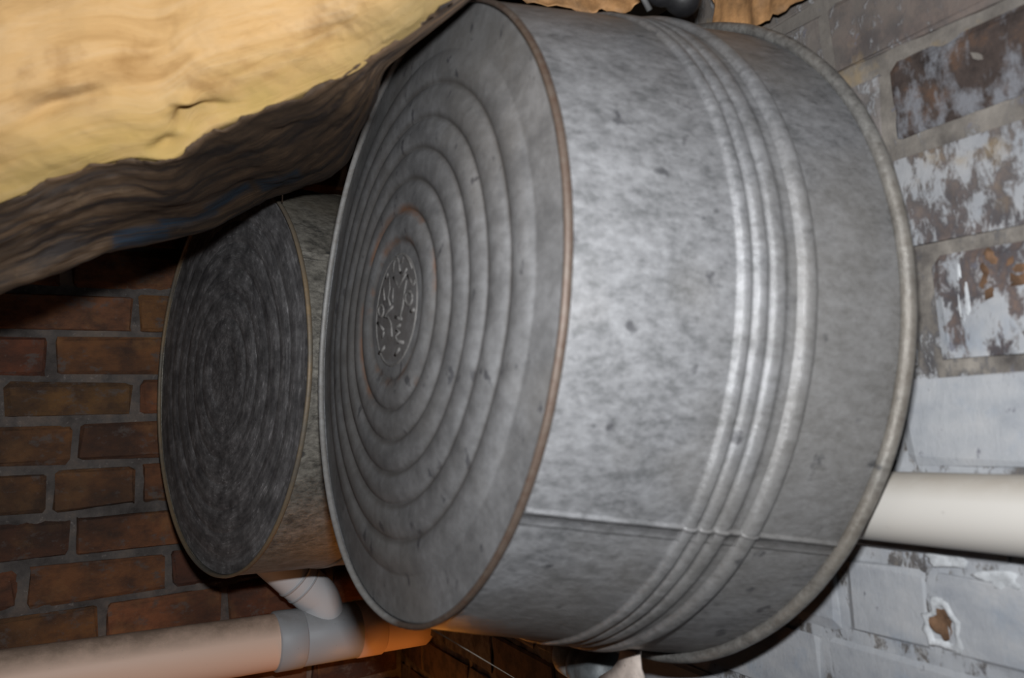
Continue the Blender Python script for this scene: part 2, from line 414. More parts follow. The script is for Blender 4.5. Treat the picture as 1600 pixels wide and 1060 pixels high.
# ------------------------------------------------------------------ the room
def slab(name, lo, hi, mat):
    bm = bmesh.new(); add_box(bm, lo, hi); return structure(obj(name, bm, mat, smooth=False))
slab('floor', (-2.2, -2.0, -0.1), (0.78, 1.55, 0.0), M['concrete'])
bm = bmesh.new(); add_box(bm, (-2.2, -2.0, 2.19), (0.78, 1.55, 2.22))
ceiling = structure(obj('ceiling', bm, M['wood_dark'], smooth=False))
for k in range(5):                              # joists overhead, resting on the walls
    y0 = 1.40 - 0.42 * k
    bm = bmesh.new(); add_box(bm, (-2.15, y0 - 0.045, 2.005), (0.74, y0, 2.195)); bmesh.ops.bevel(bm, geom=bm.edges[:], offset=0.004, segments=1, affect='EDGES')
    obj('joist', bm, M['wood'], ceiling, smooth=False)

def mortar_wall(name, mat, u0, u1, z0, z1, to_world, amp, step):
    nu, nz = int((u1 - u0) / step), int((z1 - z0) / step)
    bm = bmesh.new(); P = []
    for j in range(nz + 1):
        z = z0 + (z1 - z0) * j / nz; row = []
        for i in range(nu + 1):
            u = u0 + (u1 - u0) * i / nu
            p = Vector((u, 3.3, z))
            d = amp * (fbm(p, 42, 4) + 0.6 * fbm(p, 11, 3))
            row.append(to_world(u, z, d))
        P.append(row)
    rows = add_grid(bm, P)
    for i in range(nu): pass
    # give the masonry its depth behind the face
    def back(v): 
        return v
    return bm
wall_left = structure(obj('wall_left', mortar_wall('wall_left', None, -1.0, WX + 0.004, 0.9, 2.0, lambda u, z, d: Vector((u, WY + 0.0022 - d, z)), 0.0044, 0.006), M['mortar_grey']))
wall_right = structure(obj('wall_right', mortar_wall('wall_right', None, -0.5, WY + 0.004, 0.9, 2.0, lambda u, z, d: wall_pt(u, z, d - 0.0006), 0.0024, 0.006), M['white_mortar']))
def part_slab(name, lo, hi, mat, parent):
    bm = bmesh.new(); add_box(bm, lo, hi); return obj(name, bm, mat, parent, smooth=False)
part_slab('masonry_core', (-2.2, WY + 0.012, 0), (WX + 0.15, WY + 0.11, 2.0), M['mortar_grey'], wall_left)
part_slab('footing_face', (-2.2, WY - 0.001, 0), (WX, WY + 0.012, 0.9), M['mortar_grey'], wall_left)
def wall_slab(name, u0, u1, z0, z1, o0, o1):
    bm = bmesh.new(); add_box(bm, (u0, o0, z0), (u1, o1, z1))
    for v in bm.verts: v.co = wall_pt(v.co.x, v.co.z, v.co.y)
    bmesh.ops.recalc_face_normals(bm, faces=bm.faces[:])
    return obj(name, bm, M['white_mortar'], wall_right, smooth=False)
wall_slab('masonry_core', -2.0, WY, 0, 2.0, -0.11, -0.012)
wall_slab('footing_face', -2.0, WY - 0.002, 0, 0.9, -0.012, 0.001)
def brick_mesh(L, H, D, seed, rug=1.0):
    rr = random.Random(seed)
    bm = bmesh.new(); add_box(bm, (-L / 2, -D, -H / 2), (L / 2, 0, H / 2))
    bmesh.ops.bevel(bm, geom=bm.edges[:], offset=rr.uniform(0.003, 0.006) * (0.2 + 0.8 * rug), segments=1, affect='EDGES')
    for v in bm.verts:
        v.co.x += rr.uniform(-.0042, .0042); v.co.z += rr.uniform(-.0036, .0036)
        v.co.y += rr.uniform(-.0013, .0013) * rug
    bm.normal_update()
    me = bpy.data.meshes.new('brick'); bm.to_mesh(me); bm.free()
    return me
def lay(wall, mat, rows, length, joint, u_lo, u_hi, depth, place, skip=()):
    rr = random.Random(11 if wall is wall_left else 23)
    protos = {}
    for (zt, zb, starts) in rows:
        H = zt - zb - joint
        edges = sorted(starts)
        while edges[-1] < u_hi: edges.append(edges[-1] + length * rr.uniform(0.95, 1.04))
        while edges[0] > u_lo: edges.insert(0, edges[0] - length * rr.uniform(0.95, 1.04))
        full = []
        for a, b in zip(edges, edges[1:]):
            if b - a > 1.5 * length:
                n_ = round((b - a) / length); full += [a + (b - a) * k / n_ for k in range(n_)]
            else: full.append(a)
        full.append(edges[-1])
        for a, b in zip(full, full[1:]):
            a = max(a, u_lo); b = min(b, u_hi)
            if b - a < 0.03: continue
            L = b - a - joint
            key = (round(L, 2), round(H, 3), rr.randrange(3))
            if key not in protos:
                me = brick_mesh(key[0], key[1], depth, len(protos) + 5, 1.0 if wall is wall_left else 0.35); me.materials.append(mat); protos[key] = me
            o = bpy.data.objects.new('brick', protos[key]); C.objects.link(o); o.parent = wall
            place(o, (a + b) / 2, 1.6 + (zt + zb) / 2, rr)
left_z = [0.39, 0.354, 0.284, 0.214, 0.144, 0.074, 0.008, -0.062, -0.133, -0.204, -0.272, -0.342, -0.412, -0.482, -0.552, -0.622]
left_j = {0.214: (0.197,), 0.144: (0.082,), 0.074: (0.012, 0.199), 0.008: (0.113,), -0.062: (0.080, 0.202), -0.133: (0.113,), -0.204: (0.046, 0.248), -0.272: (0.15,)}
rows = [(a, b, left_j.get(a, (0.1 + 0.09 * (i % 2),))) for i, (a, b) in enumerate(zip(left_z, left_z[1:]))]
def place_left2(o, u, z, rr):
    o.location = (u, WY + 0.026 - rr.uniform(0.0, 0.003), z)
    o.rotation_euler = (rr.uniform(-.012, .012), rr.uniform(-.012, .012), rr.uniform(-.008, .008))
lay(wall_left, M['brick_red'], rows, 0.192, 0.0125, -0.95, WX, 0.03, place_left2)
right_z = [0.39, 0.314, 0.245, 0.179, 0.098, 0.0150, -0.053, -0.120, -0.185, -0.252, -0.318, -0.385, -0.452, -0.52, -0.59, -0.66]
right_j = {0.314: (0.376,), 0.245: (0.325,), 0.179: (0.22, 0.405), 0.098: (0.308,), 0.0150: (0.340,), -0.053: (0.26,), -0.120: (0.322, 0.40), -0.185: (0.42,), -0.252: (0.53,)}
def place_right(o, u, z, rr):
    o.location = wall_pt(u, z, -0.0285 + rr.uniform(0.0, 0.0012))
    o.rotation_euler = (rr.uniform(-.004, .004), rr.uniform(-.008, .008), -PI / 2 - WALL_ANG + rr.uniform(-.003, .003))
rows = [(a, b, right_j.get(a, (0.1 + 0.1 * (i % 2),))) for i, (a, b) in enumerate(zip(right_z, right_z[1:]))]
lay(wall_right, M['white_brick'], rows, 0.185, 0.0125, -0.45, WY - 0.004, 0.03, place_right)

# damage on the right wall: a dark bare brick, a spalled brick and a broken-out pocket in the plastered paint
def bare():
    t = NT('bare_dark_brick', rough=0.92, spec=0.2); v = t.pos()
    n1 = t.noise(v, 30, 6, 0.68); n2 = t.noise(t.scale(v, (1, 1, 0.6)), 48, 6, 0.66)
    c = t.ramp(n1, [(0.35, (0.018, 0.014, 0.013)), (0.52, (0.045, 0.034, 0.03)), (0.66, (0.085, 0.05, 0.033))])
    c = t.mix(t.ramp(n2, [(0.5, 0.0), (0.62, 0.8)]), c, (0.15, 0.155, 0.17))
    t.base(c); t.bump(n1, 0.8, 0.004); return t.m
M['bare_brick'] = bare()
M['spalled'] = plain('spalled_brick', (0.085, 0.05, 0.03), 0.95, var=0.85, sc=55, spec=0.2, dirt=(0.25, 0.12, 0.06), bumpd=0.005)
M['lime'] = plain('lime_plaster', (0.36, 0.375, 0.39), 0.9, var=0.35, sc=60, spec=0.2, dirt=(0.1, 0.1, 0.11), bumpd=0.003)
for px_, py_ in ((1560, 130),):
    q = on_w(px_, py_, 0.0)
    near = min((o for o in wall_right.children if o.name.startswith('brick')), key=lambda o: (o.location - q).length)
    me_ = near.data.copy(); me_.materials.clear(); me_.materials.append(M['bare_brick']); near.data = me_
def chip(name, px, py, su, sz, th, mat, seed, n=14, ring=None):
    """an uneven lump (or ring of lumps) of masonry on the right wall"""
    c = on_w(px, py, 0.0); rr = random.Random(seed); bm = bmesh.new()
    def P(k, f, off):
        a = 2 * PI * k / n; w = 1 + 0.16 * math.sin(a * 3 + seed) + 0.1 * math.sin(a * 5 + seed * 2) + jit[k]
        return c - WALL_D * (su * f * w * math.cos(a)) + Vector((0, 0, sz * f * w * math.sin(a))) + WALL_N * (off + 0.0012 * jit[k] * 3)
    jit = [rr.uniform(-.16, .16) for _ in range(n)]
    prof = [(1.0, -0.004), (0.96, th * 0.6), (0.8, th), (0.5, th * 0.9)] if ring is None else [(1.0, -0.004), (0.95, th * 0.6), (0.82, th), (ring + 0.06, th * 0.9), (ring, -0.003)]
    rows_ = [[bm.verts.new(P(k, f, o)) for k in range(n)] for f, o in prof]
    for a, b in zip(rows_, rows_[1:]):
        for k in range(n): bm.faces.new((a[k], a[(k + 1) % n], b[(k + 1) % n], b[k]))
    if ring is None: bm.faces.new(rows_[-1])
    bmesh.ops.recalc_face_normals(bm, faces=bm.faces[:])
    return obj(name, bm, mat, wall_right)
chip('plaster_rim', 1474, 978, 0.0150, 0.0185, 0.0024, M['lime'], 3, 22, 0.6)
chip('brick_core', 1474, 976, 0.0092, 0.0110, 0.0012, M['spalled'], 5, 16)
chip('spalled_face', 1566, 432, 0.018, 0.0165, 0.0024, M['spalled'], 8, 20)
chip('plaster_lump', 1507, 462, 0.0042, 0.022, 0.0022, M['lime'], 2, 16)
chip('plaster_lump', 1478, 872, 0.016, 0.0075, 0.0018, M['lime'], 9, 18)
chip('plaster_lump', 1560, 905, 0.015, 0.006, 0.0016, M['lime'], 11, 18)

# ------------------------------------------------------------------ wash tubs
def body_radius(f, r0, r1, beads):
    r = r0 + (r1 - r0) * f
    for c, w, h in beads:
        d = abs(f - c) / w
        if d < 1: r += h * math.sqrt(max(0, 1 - d * d)) if h > 0 else h * (1 - d * d)
    return r
def make_tub(name, label, matrix, r0, r1, h, beads, mats, grooves, ridge_h, seam_deg, seed, dome=0.0):
    """local z = 0 at the open rim (towards the wall), z = h at the closed bottom (towards the room)"""
    t = thing(name, label, 'tub', matrix)
    # body: one sheet-metal wall with its inner face
    fr = sorted(set([i / 60 for i in range(61)] + [c + w * k / 6 for c, w, _ in beads for k in range(-6, 7)]))
    prof = [(body_radius(f, r0, r1, beads), h * (1 - f)) for f in fr]
    inner = [(r - 0.0014, z) for r, z in reversed(prof)]
    def wob(a, r, z):
        p = Vector((math.cos(a) * 2 + seed, math.sin(a) * 2, z * 6))
        return r * (1 + 0.0035 * noise.noise(p) + 0.0012 * noise.noise(p * 5)), z
    bm = bmesh.new(); add_lathe(bm, prof + inner, 160, True, wob)
    obj('body', bm, mats['body'], t)
    # bottom with pressed rings
    pr = [(0.0, h)]
    N = 220
    ed = (0.0,) + grooves
    for i in range(1, N + 1):
        x = i / N; z = 0.0
        for a, b in zip(ed, ed[1:]):
            if a <= x <= b and a > 0:
                u = (x - a) / (b - a); z = ridge_h * (max(0.0, math.sin(PI * u)) ** 0.6)
        g = grooves[-1]
        if g < x < g + 0.11: z = ridge_h * 0.75 * math.sin(PI * (x - g) / 0.11) ** 0.8
        z += dome * (1 - x * x)
        pr.append((x * r0 * 0.992, h - 0.004 + z))
    back_ = [(r, z - 0.0015) for r, z in reversed(pr[1:])] + [(0.0, h - 0.0045)]
    def wob2(a, r, z):
        p = Vector((math.cos(a) * r * 9 + seed, math.sin(a) * r * 9, 1.7))
        return r, z + 0.0016 * noise.noise(p) * min(1, r * 8)
    pr[0] = (0.0, pr[1][1])
    bm = bmesh.new(); add_lathe(bm, pr + back_, 160, False, wob2)
    obj('bottom', bm, mats['bottom'], t)
    # rolled seam round the bottom
    bm = bmesh.new(); ring = []
    add_lathe(bm, [(r0 + 0.0002 + 0.0022 * math.cos(q), h - 0.0012 + 0.0030 * math.sin(q)) for q in [2 * PI * k / 12 for k in range(12)]], 160, True,
              lambda a, r, z: wob(a, r, z))
    obj('bottom_seam', bm, mats['seam'], t)
    # rolled wire rim
    bm = bmesh.new()
    add_lathe(bm, [(r1 + 0.0022 + 0.0050 * math.cos(q), 0.005 + 0.0056 * math.sin(q)) for q in [2 * PI * k / 12 for k in range(12)]], 160, True, wob)
    obj('rim', bm, mats['rim'], t)
    # lapped side seam: a folded strip that follows the beads
    a0 = math.radians(seam_deg); P = []
    for f in fr:
        if f < 0.012 or f > 0.985: continue
        r = body_radius(f, r0, r1, [(c, w, hh * 0.55) for c, w, hh in beads])
        row = []
        for dx, dr in ((-0.0068, -0.001), (-0.006, 0.0008), (-0.0048, 0.0008), (0.0028, 0.0006), (0.0036, 0.0022), (0.0050, 0.0025), (0.0060, 0.0012), (0.0066, -0.001)):
            aa = a0 + dx / r; rr_ = wob(aa % (2 * PI), r, h * (1 - f))[0] + dr
            row.append(Vector((rr_ * math.cos(aa), rr_ * math.sin(aa), h * (1 - f))))
        P.append(row)
    bm = bmesh.new(); add_grid(bm, P); bmesh.ops.recalc_face_normals(bm, faces=bm.faces[:])
    obj('side_seam', bm, mats['body'], t)
    # hook at the top of the rim that carries the tub on the wall
    inv = matrix.inverted()
    top = max((matrix @ Vector((r1 * math.cos(2 * PI * k / 72), r1 * math.sin(2 * PI * k / 72), 0.004)) for k in range(72)), key=lambda p: p.z)
    pts = [top + Vector((-0.012, 0, 0.006)), top + Vector((-0.006, 0, 0.011)), top + Vector((0.004, 0, 0.010)), top + Vector((0.012, 0, -0.002)), Vector((wall_x(top.y) - 0.015, top.y, top.z - 0.012)), Vector((wall_x(top.y) + 0.015, top.y, top.z - 0.014))]
    bm = bmesh.new(); add_tube(bm, [inv @ p for p in pts], 0.003, 8)
    obj('hanging_hook', bm, M['iron_dark'], t)
    return t
BIG_A = Vector((-0.9942, 0.0675, 0.0839)).normalized()
BIG_C = EYE + Vector((0.2826, 0.5942, 0.0829))
DOME = 0.012
r0, hh, r1 = 0.2430, 0.2403, 0.2822
mb = axis_matrix(BIG_C - BIG_A * hh, BIG_A)
def angle_at(mat_, px, py, r, z):
    """local angle (degrees) of the surface point of radius r, height z that the pixel looks at"""
    best, ang = 1e9, 0
    for k in range(1440):
        a = 2 * PI * k / 1440
        p = mat_ @ Vector((r * math.cos(a), r * math.sin(a), z)) - EYE
        d = p.dot(CAM_F); q = (800 + FPX * p.dot(CAM_R) / d - px) ** 2 + (530 + FPX * p.dot(CAM_D) / d - py) ** 2 + d * 20
        if q < best: best, ang = q, math.degrees(a)
    return ang
M['big_bottom'] = big_bottom_mat(r0)
M['small_bottom'] = small_bottom_mat(0.26)
BEADS = [(0.478, 0.020, 0.0030), (0.526, 0.020, 0.0026), (0.578, 0.022, 0.0024), (0.664, 0.028, 0.0046)]
big = make_tub('wash_tub', 'large galvanized wash tub in front, ringed bottom with embossed emblem', mb, r0, r1, hh, BEADS,
               dict(body=M['galv_body'], bottom=M['big_bottom'], seam=M['rust_seam'], rim=M['galv_rim']),
               GROOVES, 0.0042, angle_at(mb, 1000, 825, r0 + (r1 - r0) * 0.34, hh * 0.66), 1.0, DOME)

# embossed mark in the middle of the large tub's bottom (worn strokes, pressed up from the sheet)
inv = mb.inverted()
def on_disc(zx, zy):
    px, py = 560 + zx * 140 / 618, 360 + zy * 240 / 1060
    d = ray(px, py); n_ = BIG_A; k = (BIG_C + n_ * (DOME - 0.004) - EYE).dot(n_) / d.dot(n_)
    q = inv @ (EYE + d * k); q.z = hh - 0.0047 + DOME; return q
bm = bmesh.new()
def ell(cx_, cy_, rx, ry): return [(cx_ + rx * math.cos(2 * PI * k / 14), cy_ + ry * math.sin(2 * PI * k / 14)) for k in range(15)]
STROKES = [[(240, 290), (246, 225), (262, 190), (276, 205), (284, 260), (290, 292)], [(300, 225), (312, 180), (330, 175), (352, 215), (372, 262)],
           [(243, 325), (262, 362), (280, 395), (298, 355), (330, 300)], [(288, 288), (312, 312), (336, 262)], ell(347, 468, 24, 46),
           [(240, 525), (205, 560), (180, 600), (206, 602), (226, 645), (232, 735)], ell(156, 556, 19, 38), [(212, 330), (218, 400), (205, 470), (222, 520)],
           [(240, 400), (236, 500)], [(292, 655), (270, 660), (262, 690), (286, 702), (256, 728), (268, 770), (312, 775)], [(332, 345), (318, 420), (308, 520), (290, 590), (300, 620)],
           [(172, 400), (182, 485)], [(142, 850), (182, 805)], [(252, 862), (284, 815)], [(340, 312), (362, 350), (382, 382), (392, 340)], [(132, 640), (176, 690)],
           [(255, 600), (290, 610)], [(188, 330), (206, 300)], [(360, 560), (385, 545)], [(165, 740), (178, 700)]]
for s_ in STROKES: add_tube(bm, [on_disc(*p) for p in s_], 0.0017, 6)
obj('emblem', bm, M['emblem'], big)
bm = bmesh.new()
er = 0.186 * r0
add_lathe(bm, [(er + 0.0014 * math.cos(q), hh - 0.0046 + DOME * (1 - 0.186 ** 2) + 0.0014 * math.sin(q)) for q in [2 * PI * k / 8 for k in range(8)]], 72, True)
obj('emblem_ring', bm, M['emblem'], big)

SMALL_A = Vector((-0.99069, -0.12921, 0.04281)).normalized()
k_ = 0.26 / 0.255
SMALL_C = EYE + Vector((0.2531, 1.0933, 0.0592)) * k_
ms = axis_matrix(SMALL_C - SMALL_A * 0.24, SMALL_A)
small = make_tub('wash_tub', 'smaller blackened wash tub behind, dark smeared bottom with ochre seam', ms, 0.26, 0.266, 0.24, [(0.55, 0.03, 0.002)],
                 dict(body=M['galv_old'], bottom=M['small_bottom'], seam=M['ochre_seam'], rim=M['galv_old']),
                 (0.17, 0.3, 0.43, 0.56, 0.69, 0.8), 0.0016, angle_at(ms, 508, 408, 0.261, 0.2), 5.0)

# ------------------------------------------------------------------ insulation batt hanging from the joists
EDGE = [(-460, 470, .535), (-200, 385, .54), (0, 317, .54), (100, 275, .545), (200, 247, .55), (270, 248, .56), (332, 202, .56), (400, 177, .565), (486, 140, .57), (554, 113, .565), (585, 88, .56), (629, 60, .555), (666, 34, .55), (707, 5, .54), (760, -40, .53), (800, -80, .52)]
LOW = [(-480, 600, .56), (-220, 515, .58), (0, 441, .59), (100, 405, .61), (200, 375, .65), (310, 352, .78), (407, 313, .88), (480, 284, .87), (535, 247, .77), (575, 160, .64), (597, 106, .59), (634, 70, .575), (671, 40, .56), (711, 8, .55), (763, -37, .54), (803, -79, .525)]
TOPZ = 1.6 + 0.40
def up_to_top(p, dz): q = p.copy(); q.z = min(max(p.z + dz, p.z + 0.0), TOPZ); return q
edge = [at(*e) for e in EDGE]; low = [at(*e) for e in LOW]
top = [at(e[0] * 0.96, -170, e[2] - 0.035) for e in EDGE]
for q, e in zip(top, edge): q.z = max(min(q.z, TOPZ), e.z + 0.01)
back = [p + Vector((CAM_F.x, CAM_F.y, 0)) * 0.05 + Vector((0, 0, 0.06)) for p in low]
for p in back: p.z = min(p.z, TOPZ - 0.02)
backtop = [Vector((p.x, p.y, TOPZ)) + Vector((CAM_F.x, CAM_F.y, 0)) * 0.01 for p in back]
def interp(rows_, u, v): 
    return catmull([catmull(r, u) for r in rows_], v)
def mid(a, b, w, out): return [p.lerp(q, w) + out for p, q in zip(a, b)]
toward = Vector((-CAM_F.x, -CAM_F.y, 0)).normalized()
front_rows = [top, mid(top, edge, 0.35, toward * 0.028), mid(top, edge, 0.75, toward * 0.026 + Vector((0, 0, -0.002))), edge]
under_rows = [edge, mid(edge, low, 0.33, Vector((0, 0, -0.004))), mid(edge, low, 0.7, Vector((0, 0, -0.005))), low, back, backtop]
batt = thing('insulation_batt', 'thick yellow fiberglass batt sagging from the joists, brown paper below', 'insulation', Matrix.Translation(at(300, 100, 0.7)))
binv = batt.matrix_world.inverted()
def sheet(rows_, nu, nv, disp):
    P = [[interp(rows_, i / nu, j / nv) for i in range(nu + 1)] for j in range(nv + 1)]
    A = np.array([[tuple(p) for p in r] for r in P])
    N = np.cross(np.gradient(A, axis=1), np.gradient(A, axis=0)); N /= np.linalg.norm(N, axis=2, keepdims=True) + 1e-9
    out = []
    for j in range(nv + 1):
        out.append([P[j][i] + Vector(N[j, i]) * disp(P[j][i], i / nu, j / nv) for i in range(nu + 1)])
    return out
def uvs(o, nu, nv):
    me = o.data; uv = me.uv_layers.new(name='UVMap')
    for li, l in enumerate(me.loops):
        vi = l.vertex_index
        uv.data[li].uv = ((vi % (nu + 1)) / nu, min(1, (vi // (nu + 1)) / nv))
PITS = [(80, 168, 42, 20, 0.008), (140, 150, 34, 16, 0.004), (300, 188, 22, 13, 0.010), (262, 232, 26, 12, 0.007), (330, 178, 30, 10, 0.004), (520, 60, 30, 26, 0.003)]
def fluff(p, u, v):
    d = p - EYE; z = d.dot(CAM_F); px, py = 800 + FPX * d.dot(CAM_R) / z, 530 + FPX * d.dot(CAM_D) / z
    q = Vector((p.dot(CAM_R) * 0.6, p.z + p.dot(CAM_R) * 0.12, 0.3))
    w = 0.010 * fbm(q, 10, 3) + 0.0022 * fbm(q, 55, 4)
    for a, b, sx, sy, dep in PITS:
        e = ((px - a) / sx) ** 2 + ((py - b - (a - px) * 0.18) / sy) ** 2
        if e < 6: w -= 1.7 * dep * math.exp(-e)
    e = ((px - 290) / 22) ** 2 + ((py - 163) / 9) ** 2
    if e < 6: w += 0.007 * math.exp(-e)
    return w * min(1, (1 - v) * 9 + 0.25)
nu, nv = 330, 90
P = sheet(front_rows, nu, nv, lambda p, u, v: -fluff(p, u, v))
test = P[45][150]; base_ = interp(front_rows, 150 / nu, 45 / nv)
bm = bmesh.new(); rws = add_grid(bm, [[binv @ p for p in r] for r in P])
# close the fill behind the face: along the underside and up the back
inner = sheet(under_rows, nu, 30, lambda p, u, v: 0.0)
grid2 = [[binv @ (p + Vector((0, 0, 0.004))) for p in r] for r in inner[1:]]
rows2 = [[bm.verts.new(p) for p in r] for r in grid2]
prev = rws[-1]
for r in rows2:
    for k in range(nu): bm.faces.new((prev[k], prev[k + 1], r[k + 1], r[k]))
    prev = r
for k in range(nu): bm.faces.new((rws[0][k], rows2[-1][k], rows2[-1][k + 1], rws[0][k + 1]))
for e_ in (0, -1): bm.faces.new([r[e_] for r in rws] + [r[e_] for r in rows2])
bmesh.ops.recalc_face_normals(bm, faces=bm.faces[:])
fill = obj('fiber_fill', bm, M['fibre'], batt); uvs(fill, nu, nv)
def crinkle(p, u, v):
    q = Vector((u * 7, v * 3.4, 0.7))
    return 0.006 * fbm(q, 1.3, 5) + 0.0012 * fbm(Vector((u * 22, v * 20, 0)), 1.0, 3) - 0.002
nvu = 90
P = sheet(under_rows, nu, nvu, lambda p, u, v: crinkle(p, u, v) * (1 - 0.85 * min(1, max(0, (u - 0.58) / 0.12))))
for i, p in enumerate(P[0]):                    # ragged lip of the paper along the cut edge
    P[0][i] = p + toward * (0.004 + 0.006 * fbm(p, 70, 3)) + Vector((0, 0, 0.003 * fbm(p, 45, 3)))
bm = bmesh.new(); add_grid(bm, [[binv @ p for p in r] for r in P])
face_ = obj('kraft_facing', bm, M['kraft_facing'], batt); uvs(face_, nu, nvu)
sm = face_.modifiers.new('thickness', 'SOLIDIFY'); sm.thickness = 0.0012; sm.offset = 0

# ------------------------------------------------------------------ drain pipe along the brick wall
pa = at(430, 1003, 1.27); yp = pa.y - EYE.y
p0 = on_y(0, 1068, yp); dirp = (pa - p0).normalized()
def along(px):                                  # point of the pipe axis seen at this image column
    lo_, hi_ = -1.0, 2.0
    for _ in range(50):
        md = (lo_ + hi_) / 2; q = pa + dirp * md - EYE
        if 800 + FPX * q.dot(CAM_R) / q.dot(CAM_F) < px: lo_ = md
        else: hi_ = md
    return pa + dirp * lo_
RP = 0.0425
drain = thing('drain_pipe', 'pinkish plastic drain pipe with grey tee low on the red brick wall', 'pipe', axis_matrix(pa, dirp))
dinv = drain.matrix_world.inverted()
def zof(px): return (dinv @ along(px)).z
def dlathe(name, prof, mat, n=48, parent=drain):
    bm = bmesh.new(); add_lathe(bm, prof, n, True); bmesh.ops.recalc_face_normals(bm, faces=bm.faces[:])
    return obj(name, bm, mat, parent)
def sleeve(z0, z1, r, e=0.0025, ri=None):
    ri = ri or r - 0.006
    return [(r - e, z0), (r, z0 + e), (r, z1 - e), (r - e, z1), (ri, z1), (ri, z0)]
wall_z = (wall_x(pa.y) - pa.x) / dirp.x
pp = [(RP, -1.2)] + [(RP, -1.2 + (wall_z + 1.2) * k / 40) for k in range(1, 40)] + [(RP, wall_z + 0.01), (RP - 0.004, wall_z + 0.01), (RP - 0.004, -1.2)]
dlathe('pipe_run', pp, M['pvc_pink'])
dlathe('coupling', sleeve(zof(427), zof(470), RP + 0.0035), M['pvc_grey'])
dlathe('tee_body', sleeve(zof(468), zof(556), RP + 0.0018), M['pvc_grey'])
dlathe('hub', sleeve(zof(553), zof(592), RP + 0.0028), M['pvc_pink'])
# the branch leaves the tee upwards and leans back towards the left
b0 = along(512); upv = Vector((0, 0, 1)); tow = Vector((0, -1, 0))
bpts = [b0, b0 + upv * 0.052 - dirp * 0.012, b0 + upv * 0.072 - dirp * 0.028, b0 + upv * 0.10 - dirp * 0.058, b0 + upv * 0.15 - dirp * 0.108]
def smooth_path(pts, n): return [catmull(pts, i / n) for i in range(n + 1)]
bm = bmesh.new(); add_tube(bm, [dinv @ p for p in smooth_path(bpts, 24)], 0.033, 28)
elbow = obj('branch_elbow', bm, M['pvc_white'], drain)
for w in (0.60, 0.70):
    q = catmull(bpts, w); q2 = catmull(bpts, w + 0.02)
    bm = bmesh.new(); add_tube(bm, [dinv @ q, dinv @ q2], 0.0342, 28)
    obj('elbow_ring', bm, M['pvc_grey'], elbow)

# ------------------------------------------------------------------ cream pipe along the white wall
q0, q1 = on_w(1345, 789, 0.0265), on_w(1600, 806, 0.0265)
d2 = (q0 - q1).normalized()
a_, b_ = q1 - d2 * 0.9, q0 + d2 * ((WY - 0.01 - q0.y) / d2.y)
cream = thing('supply_pipe', 'cream plastic pipe running level across the white painted brick', 'pipe', axis_matrix(q0, d2))
cinv = cream.matrix_world.inverted()
bm = bmesh.new(); L0, L1 = (cinv @ a_).z, (cinv @ b_).z
add_lathe(bm, [(0.0242, L0 + (L1 - L0) * k / 30) for k in range(31)] + [(0.0205, L1), (0.0205, L0)], 48, True)
bmesh.ops.recalc_face_normals(bm, faces=bm.faces[:])
obj('pipe_run', bm, M['pvc_cream'], cream)
for y_ in (0.05, 0.95):                         # clips that hold it, out of sight behind the tub and beside the frame
    zc = (cinv @ (q0 + d2 * ((y_ - q0.y) / d2.y))).z
    bm = bmesh.new(); add_lathe(bm, sleeve(zc - 0.01, zc + 0.01, 0.026, 0.001, 0.0242), 32, True)
    c_ = obj('pipe_clip', bm, M['steel'], cream)

# ------------------------------------------------------------------ small things
# dark capped pipe end under the large tub
s0, s1 = on_w(889, 1021, 0.085), on_w(950, 1056, 0.092)
ax_ = (s1 - s0); Ls = ax_.length
stub = thing('pipe_end', 'dark grey iron pipe end with rounded cap under the large tub', 'pipe', axis_matrix(s0, ax_))
bm = bmesh.new(); add_lathe(bm, [(0, 0), (0.019, 0.0), (0.021, 0.004), (0.021, Ls * 0.52), (0, Ls * 0.52)], 32); bmesh.ops.recalc_face_normals(bm, faces=bm.faces[:]); obj('pipe_body', bm, M['iron'], stub)
bm = bmesh.new(); add_lathe(bm, [(0, Ls * 0.46), (0.022, Ls * 0.46), (0.024, Ls * 0.5), (0.024, Ls * 0.62), (0.022, Ls * 0.66), (0.0225, Ls * 0.7), (0.0225, Ls * 0.92), (0.018, Ls * 1.05), (0.009, Ls * 1.12), (0, Ls * 1.13)], 32); bmesh.ops.recalc_face_normals(bm, faces=bm.faces[:]); obj('cap', bm, M['iron_dark'], stub)
bm = bmesh.new(); e0 = stub.matrix_world.inverted() @ (s0 - WALL_N * 0.095 + Vector((0, 0.02, -0.004))); add_tube(bm, [(0, 0, 0.004), e0], 0.012, 16); obj('pipe_stem', bm, M['iron'], stub)
# pale strap
sp = [(986, 1017, 15), (986, 1020, 15), (985, 1026, 15.5), (984, 1034, 17), (980, 1046, 22), (972, 1058, 34), (968, 1090, 38), (966, 1130, 36)]
fr_, bk_ = [], []
for (cx_, cy_, w_) in sp:
    fr_.append([on_w(cx_ - w_, cy_, 0.116), on_w(cx_ - w_ * 0.3, cy_, 0.118), on_w(cx_ + w_ * 0.3, cy_, 0.118), on_w(cx_ + w_, cy_, 0.116)])
strap = thing('strap', 'pale flat strap end sticking up below the rim of the large tub', 'strap', Matrix.Translation(fr_[3][1]))
bm = bmesh.new(); sinv = strap.matrix_world.inverted()
foot = [p - WALL_N * 0.121 for p in fr_[-1]]      # below the frame it turns back to the wall
add_grid(bm, [[sinv @ p for p in r] for r in fr_ + [foot]])
so = obj('strap_band', bm, M['strap'], strap); md_ = so.modifiers.new('thickness', 'SOLIDIFY'); md_.thickness = 0.003; md_.offset = 0

